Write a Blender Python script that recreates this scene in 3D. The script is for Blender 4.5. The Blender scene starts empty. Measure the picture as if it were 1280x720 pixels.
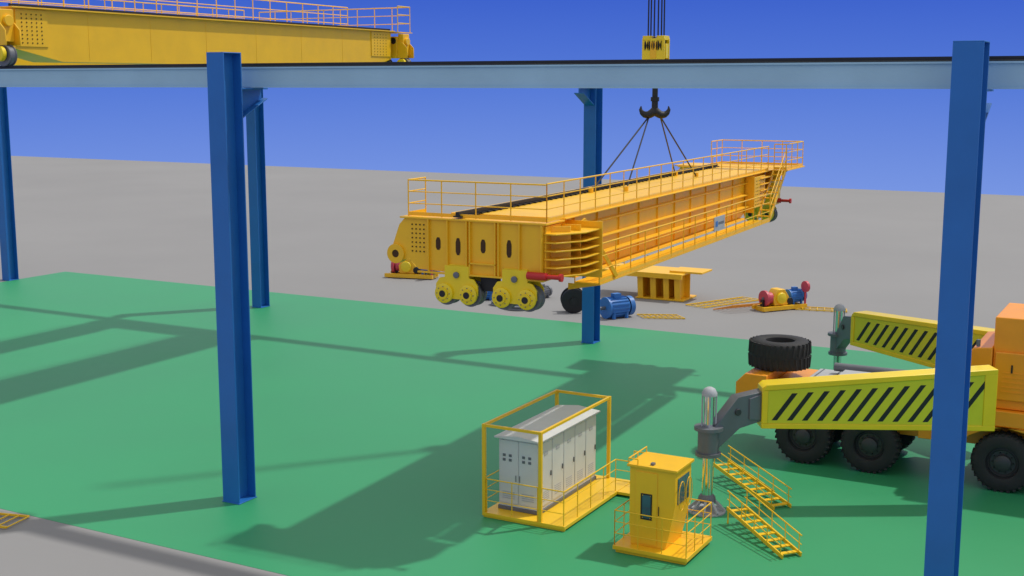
import bpy, bmesh, math, random
from mathutils import Vector, Matrix
random.seed(4)
S=bpy.context.scene
R=math.radians
# ---------------------------------------------------------------- materials
def M(name,col,rough=0.5,metal=0.0,var=0.10,scale=1.5,bump=0.0,coat=0.0):
    m=bpy.data.materials.new(name); m.use_nodes=True
    nt=m.node_tree; n=nt.nodes; L=nt.links
    p=n['Principled BSDF']; p.inputs['Roughness'].default_value=rough; p.inputs['Metallic'].default_value=metal
    if coat: p.inputs['Coat Weight'].default_value=coat; p.inputs['Coat Roughness'].default_value=0.15
    tc=n.new('ShaderNodeTexCoord')
    no=n.new('ShaderNodeTexNoise'); no.inputs['Scale'].default_value=scale; no.inputs['Detail'].default_value=6; no.inputs['Roughness'].default_value=0.6
    L.new(tc.outputs['Object'],no.inputs['Vector'])
    r=n.new('ShaderNodeValToRGB'); r.color_ramp.elements[0].position=0.3; r.color_ramp.elements[1].position=0.7
    a=[max(0,c*(1-var)) for c in col]; b=[min(1,c*(1+var)) for c in col]
    r.color_ramp.elements[0].color=(*a,1); r.color_ramp.elements[1].color=(*b,1)
    L.new(no.outputs['Fac'],r.inputs['Fac']); L.new(r.outputs['Color'],p.inputs['Base Color'])
    mr=n.new('ShaderNodeMapRange'); mr.inputs['To Min'].default_value=max(0.02,rough-0.1); mr.inputs['To Max'].default_value=min(1,rough+0.12)
    L.new(no.outputs['Fac'],mr.inputs['Value']); L.new(mr.outputs['Result'],p.inputs['Roughness'])
    if bump:
        n2=n.new('ShaderNodeTexNoise'); n2.inputs['Scale'].default_value=scale*25; L.new(tc.outputs['Object'],n2.inputs['Vector'])
        bp=n.new('ShaderNodeBump'); bp.inputs['Strength'].default_value=bump; bp.inputs['Distance'].default_value=0.01
        L.new(n2.outputs['Fac'],bp.inputs['Height']); L.new(bp.outputs['Normal'],p.inputs['Normal'])
    return m
YEL=M('girder_yellow',(0.93,0.52,0.010),0.45,var=0.05,coat=.1)
YEL2=M('cabinet_frame_yellow',(0.90,0.55,0.012),0.42,var=0.06,coat=.1)
LEM=M('outrigger_yellow',(0.90,0.66,0.008),0.4,var=0.05,coat=.15)
LIME=M('panel_yellow',(0.70,0.66,0.02),0.45,var=0.05)
ORG=M('truck_orange',(0.92,0.34,0.010),0.4,var=0.06,coat=.15)
BLUE=M('column_blue',(0.014,0.150,0.48),0.45,var=0.08,scale=0.8,coat=.1)
LBLUE=M('beam_light_blue',(0.35,0.56,0.70),0.5,var=0.06,scale=0.6)
BLK=M('black_steel',(0.012,0.012,0.013),0.5,var=0.2)
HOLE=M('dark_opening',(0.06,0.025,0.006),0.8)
RUB=M('rubber',(0.022,0.022,0.024),0.75,var=0.25,scale=4,bump=.3)
GRY=M('grey_steel',(0.16,0.17,0.19),0.45,metal=.3,var=0.12)
GRYD=M('rim_dark',(0.05,0.05,0.055),0.45,metal=.2)
LG=M('deck_grey',(0.42,0.43,0.45),0.6,var=0.08)
CHR=M('chrome_rod',(0.72,0.75,0.78),0.12,metal=1.0,var=0.03)
WHT=M('cabinet_white',(0.62,0.63,0.62),0.5,var=0.04)
WHT2=M('cabinet_roof',(0.66,0.67,0.66),0.5,var=0.04)
RED=M('signal_red',(0.55,0.02,0.02),0.45)
PINK=M('brake_red',(0.55,0.06,0.09),0.45)
MBL=M('motor_blue',(0.03,0.17,0.50),0.45)
GLS=M('window_glass',(0.05,0.11,0.15),0.08,var=0.3)
GROUND=M('concrete',(0.260,0.255,0.255),0.85,var=0.06,scale=0.06,bump=.2)
GREEN=M('green_floor_paint',(0.030,0.300,0.122),0.5,var=0.07,scale=0.10,bump=.08)

# ---------------------------------------------------------------- builder
def empty(name,loc=(0,0,0),rot=0):
    e=bpy.data.objects.new(name,None); e.empty_display_size=.3
    S.collection.objects.link(e); e.location=loc; e.rotation_euler=(0,0,rot); return e
class B:
    def __init__(s,name,parent=None,loc=(0,0,0),rot=0,bevel=0):
        s.name=name; s.parent=parent; s.loc=loc; s.rot=rot; s.bevel=bevel
        s.bm=bmesh.new(); s.mats=[]
    def mi(s,m):
        if m not in s.mats: s.mats.append(m)
        return s.mats.index(m)
    def face(s,vs,m):
        try:
            f=s.bm.faces.new(vs); f.material_index=s.mi(m); return f
        except ValueError: return None
    def hexa(s,c,m):
        v=[s.bm.verts.new(p) for p in c]
        for i in ((0,3,2,1),(4,5,6,7),(0,1,5,4),(1,2,6,5),(2,3,7,6),(3,0,4,7)): s.face([v[k] for k in i],m)
    def box(s,x0,x1,y0,y1,z0,z1,m):
        s.hexa([(x0,y0,z0),(x1,y0,z0),(x1,y1,z0),(x0,y1,z0),(x0,y0,z1),(x1,y0,z1),(x1,y1,z1),(x0,y1,z1)],m)
    def prism(s,pts,ax,d0,d1,m):
        f={'x':lambda a,b,d:(d,a,b),'y':lambda a,b,d:(a,d,b),'z':lambda a,b,d:(a,b,d)}[ax]
        v0=[s.bm.verts.new(f(a,b,d0)) for a,b in pts]; v1=[s.bm.verts.new(f(a,b,d1)) for a,b in pts]
        n=len(pts)
        s.face(v0[::-1],m); s.face(v1,m)
        for i in range(n): s.face([v0[i],v0[(i+1)%n],v1[(i+1)%n],v1[i]],m)
    def frame(s,p,q):
        p=Vector(p); q=Vector(q); d=(q-p).normalized()
        up=Vector((0,0,1)) if abs(d.z)<0.95 else Vector((0,1,0))
        a=d.cross(up).normalized(); b=a.cross(d).normalized(); return p,q,a,b
    def seg(s,p,q,r,m,n=8,r2=None):
        p,q,a,b=s.frame(p,q); r2=r if r2 is None else r2
        r0=[];r1=[]
        for i in range(n):
            t=2*math.pi*i/n; o=a*math.cos(t)+b*math.sin(t)
            r0.append(s.bm.verts.new(p+o*r)); r1.append(s.bm.verts.new(q+o*r2))
        for i in range(n): s.face([r0[i],r0[(i+1)%n],r1[(i+1)%n],r1[i]],m)
        s.face(r0[::-1],m); s.face(r1,m)
    def bar(s,p,q,w,h,m):
        p,q,a,b=s.frame(p,q); a=a*w/2; b=b*h/2
        s.hexa([p-a-b,p+a-b,p+a+b,p-a+b,q-a-b,q+a-b,q+a+b,q-a+b],m)
    def path(s,pts,r,m,n=8):
        for i in range(len(pts)-1): s.seg(pts[i],pts[i+1],r,m,n)
    def lathe(s,c,axis,prof,m,n=32):
        c=Vector(c); d=Vector(axis).normalized(); up=Vector((0,0,1)) if abs(d.z)<.9 else Vector((1,0,0))
        a=d.cross(up).normalized(); b=a.cross(d)
        rings=[]
        for r,o in prof:
            if r<1e-5: rings.append([s.bm.verts.new(c+d*o)])
            else: rings.append([s.bm.verts.new(c+d*o+(a*math.cos(2*math.pi*i/n)+b*math.sin(2*math.pi*i/n))*r) for i in range(n)])
        for k in range(len(rings)-1):
            A,Bq=rings[k],rings[k+1]
            for i in range(n):
                j=(i+1)%n
                if len(A)==1 and len(Bq)==1: continue
                if len(A)==1: s.face([A[0],Bq[j],Bq[i]],m)
                elif len(Bq)==1: s.face([A[i],A[j],Bq[0]],m)
                else: s.face([A[i],A[j],Bq[j],Bq[i]],m)
    def rail(s,pts,h,m,sp=1.0,r=0.022,mids=(0.5,),kick=False,post=None):
        up=Vector((0,0,1))
        for i in range(len(pts)-1):
            a=Vector(pts[i]); b=Vector(pts[i+1]); L=(b-a).length; n=max(1,round(L/sp))
            for k in range(n+1):
                if i>0 and k==0: continue
                c=a.lerp(b,k/n); s.seg(c,c+up*h,post or r,m,8)
            s.seg(a+up*h,b+up*h,r*1.15,m,8)
            for f in mids: s.seg(a+up*h*f,b+up*h*f,r*.8,m,8)
            if kick: s.bar(a+up*.05,b+up*.05,.012,.08,m)
    def ladder(s,a,b,side,m,n=8,r=.018):
        a=Vector(a); b=Vector(b); sd=Vector(side)
        s.bar(a,b,.035,.05,m); s.bar(a+sd,b+sd,.035,.05,m)
        for i in range(n+1):
            c=a.lerp(b,i/n); s.seg(c,c+sd,r,m,8)
    def done(s):
        bmesh.ops.recalc_face_normals(s.bm,faces=s.bm.faces)
        me=bpy.data.meshes.new(s.name); s.bm.to_mesh(me); s.bm.free()
        for m in s.mats: me.materials.append(m)
        me.polygons.foreach_set('use_smooth',[True]*len(me.polygons))
        me.set_sharp_from_angle(angle=R(50))
        o=bpy.data.objects.new(s.name,me); S.collection.objects.link(o)
        o.location=s.loc; o.rotation_euler=(0,0,s.rot)
        if s.parent: o.parent=s.parent
        if s.bevel:
            md=o.modifiers.new('Bevel','BEVEL'); md.width=s.bevel; md.segments=2; md.limit_method='ANGLE'; md.angle_limit=R(50); md.use_clamp_overlap=True
        return o

# ---------------------------------------------------------------- ground
b=B('ground'); b.box(-420,420,-160,122,-1.0,0.0,GROUND); b.done()
b=B('green_floor'); b.box(-53.4,60,19.45,47.4,-0.05,0.006,GREEN); b.done()

# ---------------------------------------------------------------- columns and beams
def column(q,p,inward,h):
    e=empty('steel_column',(q,p,0))
    b=B('h_section',e,bevel=.006)
    w,d,t=.25,.31,.03
    b.box(-w,w,-d,-d+t,0.03,h,BLUE); b.box(-w,w,d-t,d,0.03,h,BLUE); b.box(-.018,.018,-d+t,d-t,0.03,h,BLUE)
    b.box(-w,w,-d,d,h,h+.025,BLUE)
    b.box(-w-.02,w+.02,-d-.02,d+.02,0.008,.03,BLUE)
    b.done()
    b=B('crane_bracket',e,bevel=.005); s=inward
    y0,y1=s*d,s*(d+.95)
    b.prism([(y0,9.2),(y0,9.86),(y1,9.86),(y1,9.66)],'x',-.02,.02,BLUE)
    b.box(-.22,.22,min(y0,y1),max(y0,y1),9.862,9.9,BLUE)
    b.prism([(y0,9.17),(y0,9.2),(y1,9.66),(y1,9.63)],'x',-.2,.2,BLUE)
    b.done()
for q in (-36.5,-20.0,-3.62,12.9): column(q,22.7,1,10.68)
for q in (-53.6,-37.1,-20.6,-4.1,12.4): column(q,44.0,-1,10.3)
def runway(p,q0,q1):
    e=empty('runway_beam',(0,p,0))
    b=B('i_beam',e)
    b.box(q0,q1,-.21,.21,9.905,9.94,LBLUE); b.box(q0,q1,-.21,.21,10.345,10.38,LBLUE); b.box(q0,q1,-.17,-.15,9.94,10.345,LBLUE); b.box(q0,q1,.15,.17,9.94,10.345,LBLUE)
    b.done()
    b=B('crane_rail',e); b.prism([(-.12,10.383),(.12,10.383),(.12,10.40),(.05,10.41),(.05,10.47),(-.05,10.47),(-.05,10.41),(-.12,10.40)],'x',q0,q1,BLK); b.done()
runway(23.6,-62,22); runway(43.1,-62,22)

# ---------------------------------------------------------------- wheels
def bogie(b,a,c,z):
    r=.25
    out=[(a-.52,z-.02),(a-.52,z+.2),(a-.42,z+.34),(a-.3,z+.36),(a-.3,z+.62),(a+.3,z+.62),(a+.3,z+.36),(a+.42,z+.34),(a+.52,z+.2),(a+.52,z-.02),(a+.16,z-.12),(a-.16,z-.12)]
    b.prism(out,'y',c-.20,c-.16,LEM); b.prism(out,'y',c+.16,c+.20,LEM)
    b.box(a-.28,a+.28,c-.15,c+.15,z+.34,z+.64,LEM)
    b.lathe((a,c-.2,z+.42),(0,-1,0),[(.07,0),(.07,.04),(.04,.05),(0,.05)],GRY,20)
    for dx in (-.3,.3):
        b.lathe((a+dx,c,z),(0,1,0),[(0,-.13),(r+.03,-.13),(r+.03,-.10),(r,-.09),(r,.09),(r+.03,.10),(r+.03,.13),(0,.13)],GRY,28)
        for sg in (-1,1):
            b.lathe((a+dx,c+sg*.2,z),(0,sg,0),[(.22,0),(.22,.06),(.19,.08),(.12,.08),(.12,.12),(0,.12)],LEM,24)
            b.lathe((a+dx,c+sg*.2,z),(0,sg,0),[(.075,.10),(.075,.13),(0,.13)],BLK,16)
            for k in range(8):
                t=k*math.pi/4; b.seg((a+dx+.155*math.cos(t),c+sg*.275,z+.155*math.sin(t)),(a+dx+.155*math.cos(t),c+sg*.295,z+.155*math.sin(t)),.012,GRY,6)

# ---------------------------------------------------------------- lifted girder assembly
GA=R(2.6)
G=empty('crane_girder',(-13.98,23.6,0),GA)
def end_carriage(name,c,s):
    b=B(name,G,bevel=.008)
    y0,y1=(c,c+.85*s) if s>0 else (c+.85*s,c)
    out=[(-1.66,7.03),(-1.80,6.88),(-1.98,6.40),(-1.98,6.15),(-1.85,6.05),(-1.55,6.12),(-1.3,5.9),(1.75,5.80),(1.75,7.03)]
    b.prism(out,'y',y0,y1,YEL)
    b.box(-1.75,1.86,y0-.06,y1+.06,7.034,7.07,YEL)
    fy=c-.07*s
    for a in (-1.04,-.56,-.08,.0,.62,.70,1.2,1.72):
        b.box(a,a+.03,min(fy,c),max(fy,c),5.86,7.03,YEL)
    b.box(-1.3,1.75,min(fy,c),max(fy,c),5.83,5.87,YEL)
    b.box(.0,.65,min(fy,c),max(fy,c),6.1,6.13,YEL)
    o=c-.006*s
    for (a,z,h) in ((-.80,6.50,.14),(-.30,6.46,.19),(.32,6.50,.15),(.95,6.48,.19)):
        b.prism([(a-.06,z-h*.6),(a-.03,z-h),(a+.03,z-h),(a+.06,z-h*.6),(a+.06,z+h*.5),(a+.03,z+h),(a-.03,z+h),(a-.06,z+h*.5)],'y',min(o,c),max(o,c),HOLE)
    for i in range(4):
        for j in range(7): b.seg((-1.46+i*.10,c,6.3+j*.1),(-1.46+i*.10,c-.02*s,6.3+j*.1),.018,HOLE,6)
    for k in range(2):
        yy=(y0+y1)/2+(-.38,.38)[k]*s
        b.lathe((-1.88,yy,6.22),(0,1,0),[(.09,-.1),(.22,-.1),(.22,.1),(.09,.1),(.09,-.1)],YEL,24)
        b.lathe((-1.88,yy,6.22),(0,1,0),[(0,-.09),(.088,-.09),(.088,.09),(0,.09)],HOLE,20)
    b.done()
    b=B('wheel_bogies',G)
    for a in (-.30,1.12): bogie(b,a,c+.12*s,5.42)
    if s>0: b.box(.2,.6,c+.1,c+.3,5.5,5.8,BLK)
    else: b.box(.2,.6,c-.3,c-.1,5.5,5.8,BLK)
    b.done()
    b=B('red_buffer',G)
    e=c-.12*s if s>0 else c-.4
    b.seg((1.45,e,5.95),(1.9,e,5.95),.085,RED,20); b.seg((1.9,e,5.95),(2.2,e,5.95),.05,RED,16); b.seg((2.2,e,5.95),(2.26,e,5.95),.085,RED,20)
    b.done()
end_carriage('near_end_carriage',0,1)
end_carriage('far_end_carriage',20.0,-1)
b=B('box_girder',G,bevel=.006)
b.prism([(.85,5.95),(1.6,5.72),(15.6,5.72),(17.2,6.2),(19.15,6.3),(19.15,7.05),(.85,7.05)],'x',-.85,1.62,YEL)
b.box(-.98,1.88,.92,19.08,7.072,7.10,YEL)
b.box(-.90,1.78,1.7,15.5,5.67,5.715,YEL)
for z,w in ((6.80,.10),(6.42,.15),(6.04,.20)):
    b.prism([(1.62,z-.05),(1.62+w,z),(1.62+w,z+.03),(1.62,z+.035)],'y',1.5,15.9,YEL) if False else b.hexa([(1.62,1.54,z-.05),(1.62+w,1.54,z),(1.62+w,15.88,z),(1.62,15.88,z-.05),(1.62,1.54,z+.035),(1.62+w,1.54,z+.03),(1.62+w,15.88,z+.03),(1.62,15.88,z+.035)],YEL)
for k in range(11):
    y=1.9+k*1.4; b.box(1.62,1.66,y,y+.02,5.75,7.03,YEL)
for z in (5.92,6.10,6.28,6.46,6.64,6.82):     # stacked end connection plates
    b.prism([(1.76,.02),(2.05,.02),(2.45,.7),(2.45,1.5),(1.62,1.5),(1.62,.88),(1.76,.86)],'z',z,z+.03,YEL)
b.box(1.76,1.80,.05,.85,5.9,7.0,YEL); b.box(1.62,2.25,.87,.90,5.9,6.98,YEL); b.box(1.62,2.5,1.502,1.53,5.75,7.0,YEL)
b.prism([(1.8,.3),(2.15,.55),(2.15,.58),(1.8,.33)],'z',5.9,6.98,YEL)
for z in (6.3,6.5,6.7,6.9): b.box(1.62,2.0,16.6,18.6,z,z+.028,YEL)
b.box(1.62,1.95,15.9,15.94,5.85,7.03,YEL); b.box(1.9,1.95,15.95,17.2,6.0,7.0,YEL)
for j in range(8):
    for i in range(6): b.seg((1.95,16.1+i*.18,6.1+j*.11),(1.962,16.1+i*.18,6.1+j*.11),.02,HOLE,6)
b.bar((2.0,1.6,7.02),(2.45,2.5,5.65),.06,.10,YEL)
b.done()
b=B('trolley_rail',G); b.box(-.42,-.22,.0,19.15,7.102,7.13,BLK); b.box(-.36,-.28,.0,19.15,7.13,7.22,BLK)
for k in range(59): b.box(-.46,-.18,.3+k*.315,.36+k*.315,7.101,7.14,BLK)
b.done()
b=B('walkway',G)
b.box(1.79,2.42,1.6,16.2,5.56,5.60,YEL)
for k in range(15):
    y=1.65+k*1.03; b.prism([(1.62,5.55),(2.4,5.55),(1.62,5.40)],'y',y,y+.03,YEL)
b.rail([(2.4,1.6,5.6),(2.4,16.2,5.6)],.88,YEL,sp=.95,r=.015,mids=(.35,.68),kick=True)
b.rail([(1.8,1.62,5.6),(2.4,1.62,5.6)],.88,YEL,sp=.95,r=.015)
b.done()
b=B('handrails',G)
b.rail([(-1.6,.85,7.08),(-1.6,.08,7.08),(1.8,.08,7.08)],.80,YEL,sp=.95,r=.015,mids=(.35,.68),kick=True)
b.rail([(1.8,.08,7.08),(1.8,18.1,7.08)],.82,YEL,sp=.92,r=.015,mids=(.35,.68),kick=True)
b.rail([(-.6,19.4,7.11),(-.6,20.7,7.11),(2.35,20.7,7.11),(2.35,18.3,7.11),(1.95,18.3,7.11)],.86,YEL,sp=.7,r=.017,mids=(.35,.68),kick=True)
b.done()
b=B('end_platform',G)
b.box(-1.9,2.42,19.2,20.8,7.075,7.11,YEL); b.box(1.89,2.42,18.2,19.19,7.075,7.11,YEL)
b.prism([(1.7,7.0),(2.4,7.0),(1.7,6.5)],'y',18.4,18.43,YEL) if False else None
b.hexa([(1.64,18.4,6.5),(1.66,18.4,6.5),(1.66,18.43,6.5),(1.64,18.43,6.5),(1.64,18.4,7.07),(2.4,18.4,7.07),(2.4,18.43,7.07),(1.64,18.43,7.07)],YEL)
b.done()
b=B('stairs',G)
A=Vector((1.97,16.3,5.62)); C=Vector((1.97,18.2,7.05))
b.bar(A,C,.04,.12,YEL); b.bar(A+Vector((.4,0,0)),C+Vector((.4,0,0)),.04,.12,YEL)
for k in range(8):
    c=A.lerp(C,(k+.5)/8); b.box(c.x,c.x+.4,c.y-.1,c.y+.1,c.z-.01,c.z+.015,YEL)
for k in range(5):
    c=A.lerp(C,k/4)+Vector((.42,0,0)); b.seg(c,c+Vector((0,0,.8)),.014,YEL)
for f in (.45,.8): b.seg(A+Vector((.42,0,f)),C+Vector((.42,0,f)),.016,YEL)
b.done()
b=B('name_plate',G,bevel=.004); b.box(2.43,2.45,10.0,11.0,5.88,6.28,LG)
b.box(2.45,2.456,10.1,10.32,6.0,6.16,MBL); b.box(2.45,2.456,10.38,10.9,6.05,6.12,GRY); b.done()

# ---------------------------------------------------------------- hook, ropes and slings
H=empty('crane_hook',(-13.85,33.7,0))
b=B('hook_block',H,bevel=.012)
b.box(-.34,.34,-.2,-.16,10.62,11.25,LEM); b.box(-.34,.34,.16,.2,10.62,11.25,LEM); b.box(-.34,.34,-.2,.2,10.5,10.62,LEM); b.box(-.32,-.1,-.21,.21,11.2,11.32,LEM); b.box(.1,.32,-.21,.21,11.2,11.32,LEM)
b.box(-.09,.09,-.215,-.2,10.7,11.15,YEL); b.box(-.345,.345,-.1,.1,10.7,11.1,LEM)
b.done()
b=B('sheaves',H)
for dx in (-.2,-.07,.07,.2): b.lathe((dx,0,11.05),(1,0,0),[(0,-.05),(.25,-.05),(.2,0),(.25,.05),(0,.05)],BLK,24)
b.done()
b=B('ramshorn_hook',H)
b.seg((0,0,10.5),(0,0,9.5),.08,BLK,16); b.seg((0,0,9.62),(0,0,9.50),.12,BLK,16); b.seg((0,0,9.50),(0,0,9.2),.09,BLK,16)
for sg in (-1,1):
    pts=[(0,9.28,.10),(.05,9.19,.12),(.16,9.12,.11),(.27,9.12,.095),(.35,9.17,.075),(.40,9.26,.05),(.39,9.35,.02)]
    for i in range(len(pts)-1):
        x0,z0,r0=pts[i]; x1,z1,r1=pts[i+1]
        b.seg((sg*x0*.88,sg*x0*.48,z0),(sg*x1*.88,sg*x1*.48,z1),r0,BLK,12,r1)
        b.lathe((sg*x1*.88,sg*x1*.48,z1),(0,0,1),[(0,-r1)]+[(r1*math.cos(t),r1*math.sin(t)) for t in (-.8,0,.8)]+[(0,r1)],BLK,12)
b.done()
b=B('hoist_ropes',H)
for dx in (-.24,-.16,-.06,.06,.16,.24): b.seg((dx,0,11.1),(dx*.8,0,26),.022,BLK,8)
b.done()
b=B('slings',H)
gm=Matrix.Translation((-13.98,23.6,0))@Matrix.Rotation(GA,4,'Z'); hi=Matrix.Translation((13.85,-33.7,0))
for sg,bb,aa in ((-1,7.2,-.15),(-1,8.0,.55),(1,14.2,-.15),(1,14.0,.6)):
    pt=hi@gm@Vector((aa,bb,7.12))
    b.seg((sg*.14,sg*.07,9.08),pt,.022,BLK,8)
    b.seg(pt-Vector((0,0,.02)),pt+Vector((0,0,.12)),.07,YEL,10)
b.done()

# ---------------------------------------------------------------- installed overhead crane (on the rails)
C=empty('overhead_crane',(-28.55,23.6,0),R(.6))
for off,nm in ((0,'main_girder'),(-6.2,'second_girder')):
    b=B(nm,C,bevel=.01)
    b.prism([(.5,10.95),(2.2,10.6),(17.4,10.6),(19,10.95),(19,12.02),(.5,12.02)],'x',off-1.3,off-.1,YEL)
    b.box(off-1.45,off+.05,.4,19.08,12.023,12.06,YEL)
    for k in range(6):
        y=3.2+k*2.5; b.box(off-.1,off-.094,y,y+.012,10.66,12.0,YEL)
    b.box(off-.1,off-.07,.6,1.7,11.0,12.0,YEL); b.box(off-.1,off-.07,17.6,18.9,11.05,12.0,YEL)
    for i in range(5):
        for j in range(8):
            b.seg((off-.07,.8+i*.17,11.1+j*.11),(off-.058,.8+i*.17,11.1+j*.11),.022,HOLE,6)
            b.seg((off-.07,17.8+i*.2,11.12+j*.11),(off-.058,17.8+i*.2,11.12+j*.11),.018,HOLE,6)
    b.box(off-.2,off-.13,.5,19,12.06,12.14,BLK)
    b.done()
b=B('walkway_handrails',C)
b.box(-2.3,-1.46,.4,19.08,12.0,12.03,YEL)
b.rail([(-2.25,.4,12.03),(-2.25,19.1,12.03)],1.0,YEL2,sp=1.0,r=.018,mids=(.35,.68))
b.rail([(-7.6,.4,12.06),(-7.6,19.1,12.06)],1.0,YEL2,sp=1.0,r=.018,mids=(.35,.68))
b.rail([(-7.6,20.1,12.03),(0.1,20.1,12.03),(.1,19.2,12.03)],1.0,YEL2,sp=.9,r=.018,mids=(.35,.68))
b.box(-7.7,.15,19.1,20.2,12.0,12.03,YEL)
b.done()
b=B('end_carriages',C,bevel=.02)
for y in (0,19.5):
    b.box(-7.8,.05,y-.3,y+.3,11.0,11.85,YEL)
    b.box(.05,.3,y-.22,y+.22,11.1,11.95,YEL)
    b.lathe((.3,y,11.65),(1,0,0),[(.15,0),(.15,.10),(0,.10)],YEL,20)
    b.lathe((-.12,y-.3,11.68),(0,-1,0),[(.13,0),(.13,.02),(0,.02)],BLK,20)
    for sy in (-.26,.22): b.prism([(.05,11.0),(.5,11.0),(.5,11.4),(.3,11.6),(.05,11.7)],'y',y+sy,y+sy+.04,YEL)
    for x in (-7.2,-6.2,-.7,.2):
        b.lathe((x,y,10.74),(0,1,0),[(0,-.12),(.29,-.12),(.29,-.09),(.26,-.08),(.26,.08),(.29,.09),(.29,.12),(0,.12)],GRY,28)
        b.lathe((x,y-.16,10.78),(0,-1,0),[(.2,0),(.2,.12),(.1,.14),(0,.14)],LEM,24)
b.done()

# ---------------------------------------------------------------- electrical cabinets on framed platform
E=empty('electrical_cabinet',(-14.2,24.45,0))
b=B('platform',E,bevel=.006)
b.box(0,2.15,0,3.85,.05,.13,YEL2)
for y in (0.02,3.75): b.box(.02,2.13,y,y+.08,.008,.05,YEL2)
b.box(2.152,3.0,2.9,3.8,.05,.12,YEL2)
b.done()
b=B('frame',E,bevel=.006)
for x in (0.03,1.5):
    for y in (.03,3.77): b.box(x-.03,x+.05,y-.03,y+.05,.13,2.25,YEL2)
for y in (.0,3.74): b.box(.08,1.47,y+.01,y+.07,2.18,2.245,YEL2)
for x in (.0,1.475): b.box(x+.005,x+.065,.09,3.73,2.18,2.246,YEL2)
b.done()
b=B('handrails',E)
b.rail([(.1,.05,.13),(2.1,.05,.13),(2.1,2.9,.13),(2.95,2.9,.13)],.8,YEL2,sp=.75,r=.013,mids=(.35,.68))
b.rail([(.03,.1,.13),(.03,3.75,.13)],.8,YEL2,sp=.95,r=.013,mids=(.35,.68))
b.rail([(2.98,2.95,.12),(2.98,3.78,.12),(2.2,3.8,.12)],.8,YEL2,sp=.8,r=.013,mids=(.35,.68))
b.done()
b=B('cabinet_body',E,bevel=.012)
b.box(.22,1.28,.42,3.5,.22,1.86,WHT); b.box(.2,1.3,.4,3.52,.131,.22,GRY)
b.prism([(.14,1.861),(1.36,1.861),(1.36,1.9),(.75,1.97),(.14,1.9)],'y',.32,3.6,WHT2)
for k in range(2):
    x=.25+k*.51; b.box(x,x+.49,.40,.42,.3,1.82,WHT)
for k in range(5):
    y=.45+k*.61; b.box(1.28,1.30,y,y+.58,.3,1.82,WHT)
b.done()
b=B('cabinet_fittings',E)
for k in range(2):
    for d in (.12,.28):
        b.box(.25+k*.51+d-.03,.25+k*.51+d+.04,.388,.4,1.32,1.38,GRY); b.box(.25+k*.51+d-.03,.25+k*.51+d+.04,.388,.4,1.43,1.49,GRY)
    b.box(.68+k*.1,.69+k*.1,.38,.4,.85,1.0,GRY)
    for j in range(4): b.box(.33+k*.51,.65+k*.51,.392,.4,.42+j*.05,.435+j*.05,LG)
for k in range(5):
    y=.45+k*.61
    b.box(1.3,1.308,y+.18,y+.36,1.50,1.58,LG); b.box(1.3,1.325,y+.50,y+.52,.95,1.07,GRY)
    for j in range(5): b.box(1.3,1.306,y+.12,y+.44,.42+j*.05,.435+j*.05,LG)
b.done()

# ---------------------------------------------------------------- operator cabin
K=empty('operator_cabin',(-10.60,23.85,0))
b=B('platform',K,bevel=.006)
b.box(0,1.70,0,1.55,.08,.17,YEL); b.box(.05,1.65,.05,.15,.008,.08,YEL); b.box(.05,1.65,1.35,1.45,.008,.08,YEL); b.done()
b=B('cab_body',K,bevel=.02)
b.prism([(.30,.17),(1.10,.17),(1.18,.5),(1.30,1.15),(1.30,1.90),(.26,1.90),(.26,.6)],'y',.28,1.22,YEL)
b.box(.21,1.35,.23,1.27,1.902,1.96,YEL)
b.box(.40,.90,.262,.28,.22,1.82,YEL)
b.done()
b=B('cab_windows',K,bevel=.004)
b.prism([(.56,.84),(.59,.80),(.73,.80),(.76,.84),(.76,1.28),(.73,1.32),(.59,1.32),(.56,1.28)],'y',.252,.261,GLS)
for (x0,x1,z0,z1) in ((.53,.56,.77,1.35),(.76,.79,.77,1.35),(.56,.76,.77,.80),(.56,.76,1.32,1.35)): b.box(x0,x1,.25,.261,z0,z1,BLK)
b.box(1.30,1.312,.42,1.08,1.15,1.72,GLS); b.box(.25,.26,.45,1.05,.9,1.7,GLS)
b.box(.93,.945,.26,.28,.9,1.1,BLK); b.box(.7,.78,.35,.45,1.96,2.01,GRY)
b.done()
b=B('handrails',K)
b.rail([(.03,.03,.17),(1.67,.03,.17),(1.67,1.52,.17),(.03,1.52,.17),(.03,.03,.17)],.78,YEL,sp=.55,r=.012,mids=(.35,.68))
b.rail([(.45,.26,1.96),(.24,.26,1.96),(.24,1.24,1.96)],.12,YEL,sp=.5,r=.012,mids=())
for k in range(2):
    pts=[(1.38,.48+k*.42+.18*math.cos(t*math.pi/8),1.35+.32*math.sin(t*math.pi/8)) for t in range(17)]
    b.path(pts,.010,YEL)
b.done()

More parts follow.
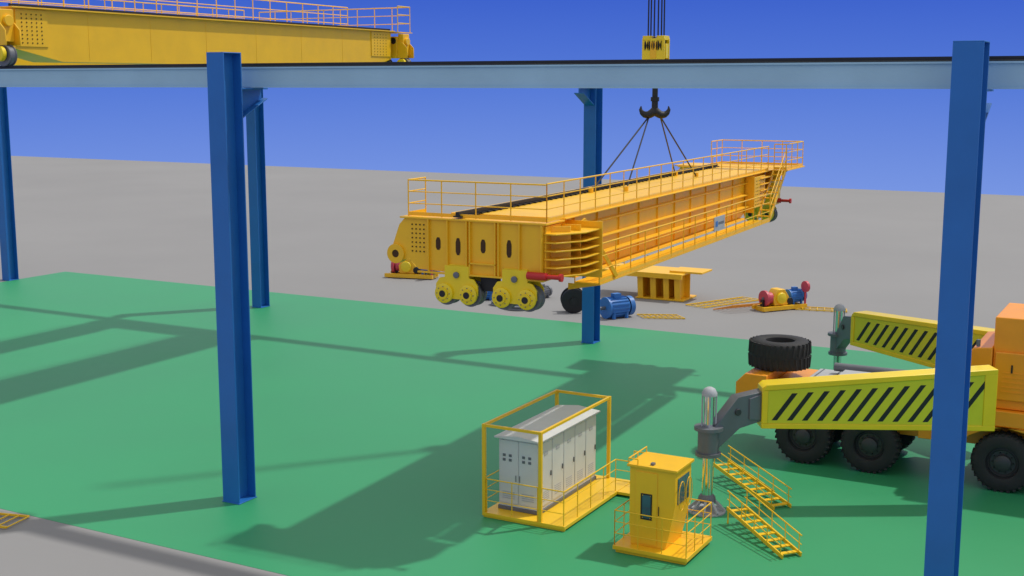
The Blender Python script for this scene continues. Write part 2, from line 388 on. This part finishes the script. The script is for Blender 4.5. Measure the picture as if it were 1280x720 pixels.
# ---------------------------------------------------------------- mobile crane truck
T=empty('mobile_crane_truck',(-5,33.5,0))
def wheel(b,x,y,z,s,r=.73,w=.5,hub=True,axis=(0,1,0)):
    ax=Vector(axis)*s
    prof=[(.40,-w*.5),(.46,-w*.5),(r*.9,-w*.49),(r*.97,-w*.42),(r,-w*.3),(r,w*.3),(r*.97,w*.42),(r*.9,w*.49),(.46,w*.5),(.40,w*.46),(.38,w*.3),(.38,-w*.5),(.40,-w*.5)]
    b.lathe((x,y,z),ax,prof,RUB,48)
    up=Vector((0,0,1)) if abs(ax.z)<.9 else Vector((1,0,0)); a=ax.cross(up).normalized(); c=a.cross(ax)
    for k in range(30):
        for sd in (-1,1):
            t=2*math.pi*(k+(.5 if sd>0 else 0))/30; o=a*math.cos(t)+c*math.sin(t); tg=-a*math.sin(t)+c*math.cos(t)
            ctr=Vector((x,y,z))+o*r; e1=ctr+ax*(sd*w*.04)+tg*.02; e2=ctr+ax*(sd*w*.46)-tg*.03-o*.02
            b.bar(e1,e2,.07,.05,RUB)
    if hub:
        b.lathe((x,y,z),ax,[(.385,.05),(.385,.13),(.34,.15),(.30,.10),(.2,.10),(.2,.2),(.16,.23),(0,.23)],GRYD,32)
        for k in range(10):
            t=k*math.pi/5; o=a*math.cos(t)+c*math.sin(t); q=Vector((x,y,z))+o*.25+ax*.10; b.seg(q,q+ax*.04,.02,BLK,6)
b=B('wheels',T)
for x in (-3.85,-2.1,1.15,2.9,6.2,7.9):
    for s in (-1,1): wheel(b,x,s*1.1,.735,s)
b.done()
b=B('axles',T)
for x in (-3.85,-2.1,1.15,2.9,6.2,7.9): b.seg((x,-1.0,.735),(x,1.0,.735),.12,BLK,12); b.box(x-.2,x+.2,-.25,.25,.5,1.0,BLK)
b.done()
b=B('chassis',T,bevel=.02)
b.box(-5.6,9.5,-.6,.6,.95,1.62,ORG)
b.prism([(-5.75,1.0),(-5.75,2.0),(-5.5,2.26),(-4.9,2.26),(-4.9,1.5),(-5.1,1.0)],'y',-1.25,1.25,ORG)
b.box(-4.88,-.1,-1.3,1.3,1.63,2.0,ORG)
b.box(-.9,.0,-1.28,1.28,1.1,1.62,ORG)
b.box(3.9,5.2,-1.3,1.3,.9,1.655,ORG)
b.box(-.09,9.5,-1.3,1.3,1.66,2.05,ORG)
b.box(-5.80,-5.75,-.9,-.6,1.2,1.4,RED); b.box(-5.80,-5.75,.6,.9,1.2,1.4,RED)
b.prism([(.05,1.1),(.35,1.35),(.75,1.56),(1.15,1.64),(1.6,1.56),(2.0,1.35),(2.0,1.655),(.05,1.655)],'y',-1.32,-1.2,ORG)
b.done()
b=B('rear_deck',T,bevel=.01)
b.box(-4.1,-.2,-1.22,1.22,2.003,2.06,LG)
for k in range(8): b.box(-4.0+k*.48,-3.96+k*.48,-1.2,1.2,2.06,2.075,GRY)
b.box(-3.2,-.3,-.35,.35,2.06,2.3,LG)
b.box(-2.6,-1.9,-1.1,-.5,2.06,2.35,GRY); b.seg((-3.6,.8,2.25),(-.6,.8,2.25),.12,GRY,16)
b.done()
b=B('spare_tyre',T); wheel(b,-4.93,0,2.66,1,r=.82,w=.76,hub=False,axis=(0,0,1)); b.lathe((-4.93,0,2.28),(0,0,1),[(.36,0),(.36,.3),(0,.3)],BLK,24); b.done()
b=B('superstructure',T,bevel=.03)
b.prism([(.05,2.06),(.05,3.2),(.3,3.55),(.75,3.6),(.75,2.06)],'y',-1.2,1.2,ORG)
b.box(.76,3.8,-1.1,1.25,2.06,4.35,ORG)
b.box(.82,2.0,-1.18,-1.1,2.3,3.5,ORG); b.box(2.2,3.4,-1.15,-1.1,2.5,4.1,ORG)
b.lathe((2.2,0,1.9),(0,0,1),[(1.2,0),(1.2,.3),(0,.3)],GRY,40)
b.box(4.1,8.8,-1.2,1.2,2.06,3.1,ORG)
b.done()
b=B('superstructure_details',T)
for k in range(5): b.box(1.0,1.8,-1.19,-1.18,2.5+k*.12,2.53+k*.12,ORG)
b.box(.5,.66,-1.26,-1.2,2.7,2.95,GRY); b.box(.04,.05,-.9,-.3,2.3,2.9,GRY)
b.seg((.4,-1.1,3.58),(.4,-1.1,3.75),.05,GRY); b.box(1.2,1.24,-1.2,-1.18,3.0,3.2,BLK)
b.done()
def outrigger(s,x_in,y_in,x_out,y_out,jx,jy):
    tag='near' if s<0 else 'far'
    I=Vector((x_in,y_in,0)); O=Vector((x_out,y_out,0)); L=(I-O).length; d=(I-O).normalized()
    ang=math.atan2(d.y,d.x); w=.24
    b=B(tag+'_outrigger_arm',T,loc=(O.x,O.y,0),rot=ang,bevel=.012)
    zt=lambda x:3.02+.33*x/L; zb=lambda x:1.97-.12*x/L
    b.prism([(0,zb(0)),(L,zb(L)),(L,zt(L)),(.1,zt(0)),(0,zt(0)-.08)],'y',-w,w,LEM)
    for sg in (-1,1):
        y=sg*w; y2=y+sg*.03; y0,y1=min(y,y2),max(y,y2)
        b.prism([(.0,zt(0)-.14),(L,zt(L)-.12),(L,zt(L)),(.1,zt(0))],'y',y0,y1,LEM)
        b.prism([(0,zb(0)),(L,zb(L)),(L,zb(L)+.13),(0,zb(0)+.12)],'y',y0,y1,LEM)
        b.prism([(0,zb(0)+.12),(.14,zb(0)+.12),(.14,zt(0)-.14),(0,zt(0)-.14)],'y',y0,y1,LEM)
        b.box(L-.3,L,y0,y1,zb(L)+.13,zt(L)-.12,LEM)
    b.done()
    b=B(tag+'_warning_stripes',T,loc=(O.x,O.y,0),rot=ang)
    for sg in (-1,1):
        y=sg*(w+.002); y0,y1=(y,y+sg*.004)
        b.prism([(.145,zb(.14)+.125),(L-.305,zb(L)+.135),(L-.305,zt(L)-.14),(.145,zt(.14)-.155)],'y',min(y0,y1),max(y0,y1),LIME)
        yy0,yy1=sorted((sg*(w+.0062),sg*(w+.010)))
        x=.24
        while x<L-1.0:
            lo=zb(x)+.20; hi=zt(x)-.22; sl=(hi-lo)*.72
            b.prism([(x,lo),(x+.13,lo),(x+.13+sl,hi),(x+sl,hi)],'y',yy0,yy1,BLK); x+=.36
    b.done()
    b=B(tag+'_jack',T,bevel=.008)
    J=Vector((jx,jy,0)); dj=(O-J).normalized(); pj=Vector((dj.y,-dj.x,0))
    def pr(pts,h,m):
        c=[J+dj*u+Vector((0,0,z)) for (u,z) in pts]
        v0=[b.bm.verts.new(q-pj*h) for q in c]; v1=[b.bm.verts.new(q+pj*h) for q in c]; n=len(c)
        b.face(v0,m); b.face(v1[::-1],m)
        for i in range(n): b.face([v0[i],v0[(i+1)%n],v1[(i+1)%n],v1[i]],m)
    D=(O-J).length
    pr([(.1,1.5),(.1,2.1),(D*.5,2.75),(D+.1,2.85),(D+.1,2.15),(D*.55,2.0)],.16,GRY)
    pr([(D*.72,2.2),(D*.72,2.7),(D,2.8),(D,2.15)],.20,GRY)
    q=J+dj*D*.5+Vector((0,0,2.4)); b.seg(q-pj*.2,q+pj*.2,.08,GRYD,16)
    b.done()
    b=B(tag+'_jack_cylinder',T)
    for z0,z1,r in ((1.38,1.46,.30),(2.0,2.08,.34),(1.46,2.0,.25)): b.lathe(J+Vector((0,0,z0)),(0,0,1),[(0,0),(r,0),(r,z1-z0),(0,z1-z0)],GRY,28)
    b.seg(J+Vector((0,0,2.08)),J+Vector((0,0,2.86)),.12,CHR,24)
    b.lathe(J+Vector((0,0,2.86)),(0,0,1),[(.18,-.04),(.18,.02),(.13,.12),(.06,.16),(0,.16)],LG,24)
    for k in range(4):
        t=k*math.pi/2+.4; o=Vector((.16*math.cos(t),.16*math.sin(t),0)); b.seg(J+o+Vector((0,0,2.08)),J+o+Vector((0,0,2.86)),.022,LG,8)
    b.seg(J+Vector((0,0,.3)),J+Vector((0,0,1.38)),.13,CHR,24)
    b.lathe(J+Vector((0,0,.25)),(0,0,1),[(0,0),(.22,0),(.2,.12),(.15,.18),(0,.18)],GRY,24)
    for k in range(8):
        t=k*math.pi/4+.2; o=Vector((math.cos(t),math.sin(t),0)); b.bar(J+o*.12+Vector((0,0,.34)),J+o*.42+Vector((0,0,.06)),.06,.06,LG)
    b.lathe(J+Vector((0,0,.01)),(0,0,1),[(0,0),(.45,0),(.45,.035),(.2,.06),(0,.06)],LG,28)
    b.done()
outrigger(-1,.95,-2.3,-3.85,-5.15,-4.74,-6.15)
outrigger(1,.9,2.3,-4.15,5.55,-4.95,6.5)

# ---------------------------------------------------------------- stairs beside the cabin, ladders / handrail sections on the ground
def stair(name,a,q,side,n):
    a=Vector(a); o=a.copy(); o.z=0; q=Vector(q)-o; a=a-o; sd=Vector(side); up=Vector((0,0,1))
    b=B(name,None,loc=o)
    for k in (0,1):
        s0=sd*k; b.bar(a+s0,q+s0,.03,.09,YEL2)
        for i in range(5):
            c=a.lerp(q,.04+.92*i/4)+s0; b.seg(c,c+up*.42,.012,YEL2)
        b.seg(a+s0+up*.42,q+s0+up*.42,.016,YEL2); b.seg(a+s0+up*.22,q+s0+up*.22,.011,YEL2)
    d=(q-a); d.z=0; d.normalize()
    for i in range(n):
        c=a.lerp(q,(i+.5)/n); b.hexa([c-d*.06-up*.01,c-d*.06+sd-up*.01,c+d*.06+sd-up*.01,c+d*.06-up*.01,c-d*.06+up*.012,c-d*.06+sd+up*.012,c+d*.06+sd+up*.012,c+d*.06+up*.012],YEL2)
    for k in (0,1):
        c=a+sd*k+d*.05; b.seg(c,Vector((c.x,c.y,.01)),.02,YEL2)
    b.done()
stair('access_stairs',(-10.55,29.95,.36),(-8.35,28.15,.06),(.30,.36,0),9)
stair('access_stairs',(-9.05,26.8,.36),(-7.25,25.2,.06),(.30,.34,0),8)
def ladder(name,a,bq,side,mat,n,mid=False,z=.05):
    a=Vector((a[0],a[1],0)); q=Vector((bq[0],bq[1],0)); sd=Vector((side[0],side[1],side[2] if len(side)>2 else 0))
    b=B(name,None,loc=(a.x,a.y,z)); b.ladder((0,0,0),q-a,sd,mat,n)
    if mid: b.seg(sd*.5,(q-a)+sd*.5,.014,mat)
    b.done()
ladder('yellow_ladder',(-24.9,18.9),(-23.4,19.3),(.15,-.75),YEL2,6)
ladder('handrail_section',(-20.3,53.5),(-18.7,56.8),(1.0,-.3),YEL2,10,True)
ladder('handrail_section',(-18.8,53.0),(-17.4,54.9),(1.0,-.4,.3),ORG,10,True)
ladder('handrail_section',(-21.3,50.2),(-19.7,50.9),(.6,-.6),YEL2,7,True)
ladder('handrail_section',(-15.8,55.5),(-13.6,55.9),(.2,-.7),YEL2,7,True)
ladder('handrail_section',(-24.6,50.9),(-23.2,52.4),(.7,-.4),YEL2,7,True)

# ---------------------------------------------------------------- motors, drives, trolley frame on the concrete
def motor_parts(b,x,y,z,ang,s,col,cap=None):
    d=Vector((math.cos(ang),math.sin(ang),0)); c=Vector((x,y,z)); r=.36*s; Lh=.48*s
    b.lathe(c-d*Lh,d,[(0,0),(r*.8,0),(r,.05*s),(r,2*Lh-.05*s),(r*.85,2*Lh),(0,2*Lh)],col,24)
    b.lathe(c+d*Lh,d,[(r*1.05,0),(r*1.05,.2*s),(r*.6,.24*s),(0,.24*s)],cap or col,24)
    b.seg(c-d*(Lh+.28*s),c-d*Lh,.07*s,GRY,12); b.lathe(c-d*Lh,d,[(0,-.04*s),(r*1.15,-.04*s),(r*1.15,.03*s),(r,.03*s)],col,24)
    p=Vector((-d.y,d.x,0)); up=Vector((0,0,1))
    for k in range(18):
        t=2*math.pi*k/18; o=p*math.cos(t)+up*math.sin(t)
        b.bar(c-d*Lh*.8+o*(r+.02*s),c+d*Lh*.85+o*(r+.02*s),.015*s,.05*s,col)
    b.bar(c+up*(r+.08*s)-d*.16*s,c+up*(r+.08*s)+d*.16*s,.24*s,.18*s,col)
    for sg in (-1,1):
        for e in (-.3,.3): b.bar(c+p*sg*r*.8+d*e*s-up*.1*s,c+p*sg*r*.85+d*e*s-up*(z-.01),.1*s,.12*s,col)
def motor(q,p,ang,s,col=None):
    b=B('electric_motor',None,loc=(q,p,0)); motor_parts(b,0,0,.42*s,ang,s,col or MBL); b.done()
def drive(q,p,ang,s):
    e=empty('hoist_drive_unit',(q,p,0),ang)
    b=B('base_frame',e); b.box(-1.2*s,1.2*s,-.45*s,-.3*s,.05,.22*s,YEL); b.box(-1.2*s,1.2*s,.3*s,.45*s,.05,.22*s,YEL)
    for x in (-1.1,-.3,.5,1.05): b.box(x*s,(x+.1)*s,-.3*s,.3*s,.01,.2*s,YEL)
    b.done()
    b=B('gearbox',e,bevel=.03); b.prism([(-.5*s,.22*s),(.25*s,.22*s),(.3*s,.6*s),(.05*s,.95*s),(-.3*s,.95*s),(-.55*s,.6*s)],'y',-.28*s,.28*s,YEL)
    b.lathe((-.15*s,-.28*s,.55*s),(0,-1,0),[(.26*s,0),(.26*s,.08*s),(.1*s,.12*s),(0,.12*s)],LEM,24)
    b.lathe((.35*s,-.2*s,.4*s),(0,-1,0),[(.16*s,0),(.16*s,.12*s),(0,.12*s)],BLK,20); b.done()
    b=B('motor',e); motor_parts(b,.85*s,.05,.55*s,0,.75*s,MBL); b.done()
    b=B('brake',e); b.lathe((-.85*s,0,.55*s),(1,0,0),[(0,-.06*s),(.36*s,-.06*s),(.36*s,.06*s),(0,.06*s)],PINK,28)
    b.lathe((-.62*s,0,.55*s),(1,0,0),[(0,-.1*s),(.26*s,-.1*s),(.26*s,.1*s),(0,.1*s)],PINK,28); b.seg((-.95*s,0,.55*s),(-.4*s,0,.55*s),.07*s,GRY,12)
    b.box(-1.0*s,-.7*s,-.1*s,.1*s,.2*s,.5*s,BLK); b.lathe((1.15*s,-.35*s,1.0*s),(1,0,0),[(0,-.06*s),(.25*s,-.06*s),(.25*s,.06*s),(0,.06*s)],PINK,24)
    b.seg((1.15*s,-.35*s,.2*s),(1.15*s,-.35*s,.8*s),.05*s,PINK); b.done()
drive(-35.9,54.6,R(12),1.1)
drive(-16.3,54.7,R(55),1.0)
motor(-21.9,49.3,R(60),1.12)
motor(-29.2,50.6,R(30),1.0)
motor(-27.0,52.2,R(80),.7,GRY)
def drum(q,p,ang,r):
    b=B('rope_drum',None,loc=(q,p,r)); d=(math.cos(ang),math.sin(ang),0)
    b.lathe((0,0,0),d,[(0,-.35),(r,-.35),(r,-.28),(r*.7,-.27)]+[(r*(.7 if k%2 else .66),-.27+k*.06) for k in range(1,9)]+[(r*.7,.27),(r,.28),(r,.35),(r*.85,.37),(r*.3,.37),(r*.3,.45),(0,.45)],BLK,36)
    b.done()
drum(-24.1,49.6,R(-60),.55)
def sheave(q,p,r):
    b=B('rope_sheave',None,loc=(q,p,.02)); b.lathe((0,0,0),(0,0,1),[(0,0),(r,0),(r*.9,.08),(r,.16),(r*.8,.17),(r*.3,.12),(r*.25,.22),(0,.22)],GRY,32); b.done()
sheave(-26.6,49.2,.65); sheave(-27.8,49.7,.5)
F=empty('trolley_frame',(-22.1,55.2,0))
b=B('deck',F,bevel=.01)
b.box(-3.0,1.3,-1.0,1.2,1.22,1.29,YEL); b.box(-3.0,1.3,-1.0,-.9,1.05,1.22,YEL); b.box(-3.0,1.3,1.1,1.2,1.05,1.22,YEL)
b.box(.5,2.1,-.5,.9,1.292,1.38,YEL); b.done()
b=B('legs',F,bevel=.01)
for x in (-.9,-.25,.4,.95):
    b.prism([(x-.05,.01),(x+.22,.01),(x+.18,1.0),(x+.32,1.22),(x-.18,1.22),(x-.1,1.0)],'y',-.8,-.72,YEL)
    b.box(x+.05,x+.11,-.72,.8,.08,1.22,YEL)
b.box(-1.05,1.35,-.85,.9,.008,.08,YEL); b.box(-1.0,1.3,.1,.16,.08,1.22,YEL); b.done()
b=B('handrails',F); b.rail([(-2.95,1.15,1.29),(-2.95,-.95,1.29),(-1.6,-.95,1.29)],.4,YEL,sp=.8,r=.022); b.done()

# ---------------------------------------------------------------- world, sun, camera
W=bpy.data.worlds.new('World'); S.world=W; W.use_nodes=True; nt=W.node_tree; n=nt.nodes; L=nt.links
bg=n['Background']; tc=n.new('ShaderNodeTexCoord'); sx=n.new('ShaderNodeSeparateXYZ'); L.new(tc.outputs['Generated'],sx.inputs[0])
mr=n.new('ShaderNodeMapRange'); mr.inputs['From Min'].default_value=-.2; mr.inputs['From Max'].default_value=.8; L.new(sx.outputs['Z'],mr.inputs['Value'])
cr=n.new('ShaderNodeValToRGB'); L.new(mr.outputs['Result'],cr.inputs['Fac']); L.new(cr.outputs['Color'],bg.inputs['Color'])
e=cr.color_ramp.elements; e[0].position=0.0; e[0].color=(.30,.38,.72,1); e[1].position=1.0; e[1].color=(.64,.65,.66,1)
for pos,c in ((.11,(.195,.315,.77)),(.2,(.092,.195,.68)),(.27,(.045,.120,.60)),(.34,(.06,.14,.60)),(.48,(.70,.70,.72))):  # bright neutral upper sky, out of view, added for fill light
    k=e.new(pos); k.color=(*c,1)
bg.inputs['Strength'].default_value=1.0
sd=bpy.data.lights.new('sun','SUN'); sd.energy=2.45; sd.angle=R(1.5); sd.color=(1,.965,.9)
so=bpy.data.objects.new('sun',sd); S.collection.objects.link(so)
so.rotation_euler=Vector((-.38,-.46,-1)).to_track_quat('-Z','Y').to_euler(); so.location=(20,20,60)
cam=bpy.data.cameras.new('camera'); co=bpy.data.objects.new('camera',cam); S.collection.objects.link(co)
cam.lens=44.4; cam.sensor_width=36; cam.clip_end=3000; cam.clip_start=.1
co.location=(0,0,10); co.rotation_euler=(R(90-9.2),0,R(28.73)); S.camera=co
S.view_settings.view_transform='Standard'; S.view_settings.look='None'; S.view_settings.exposure=0
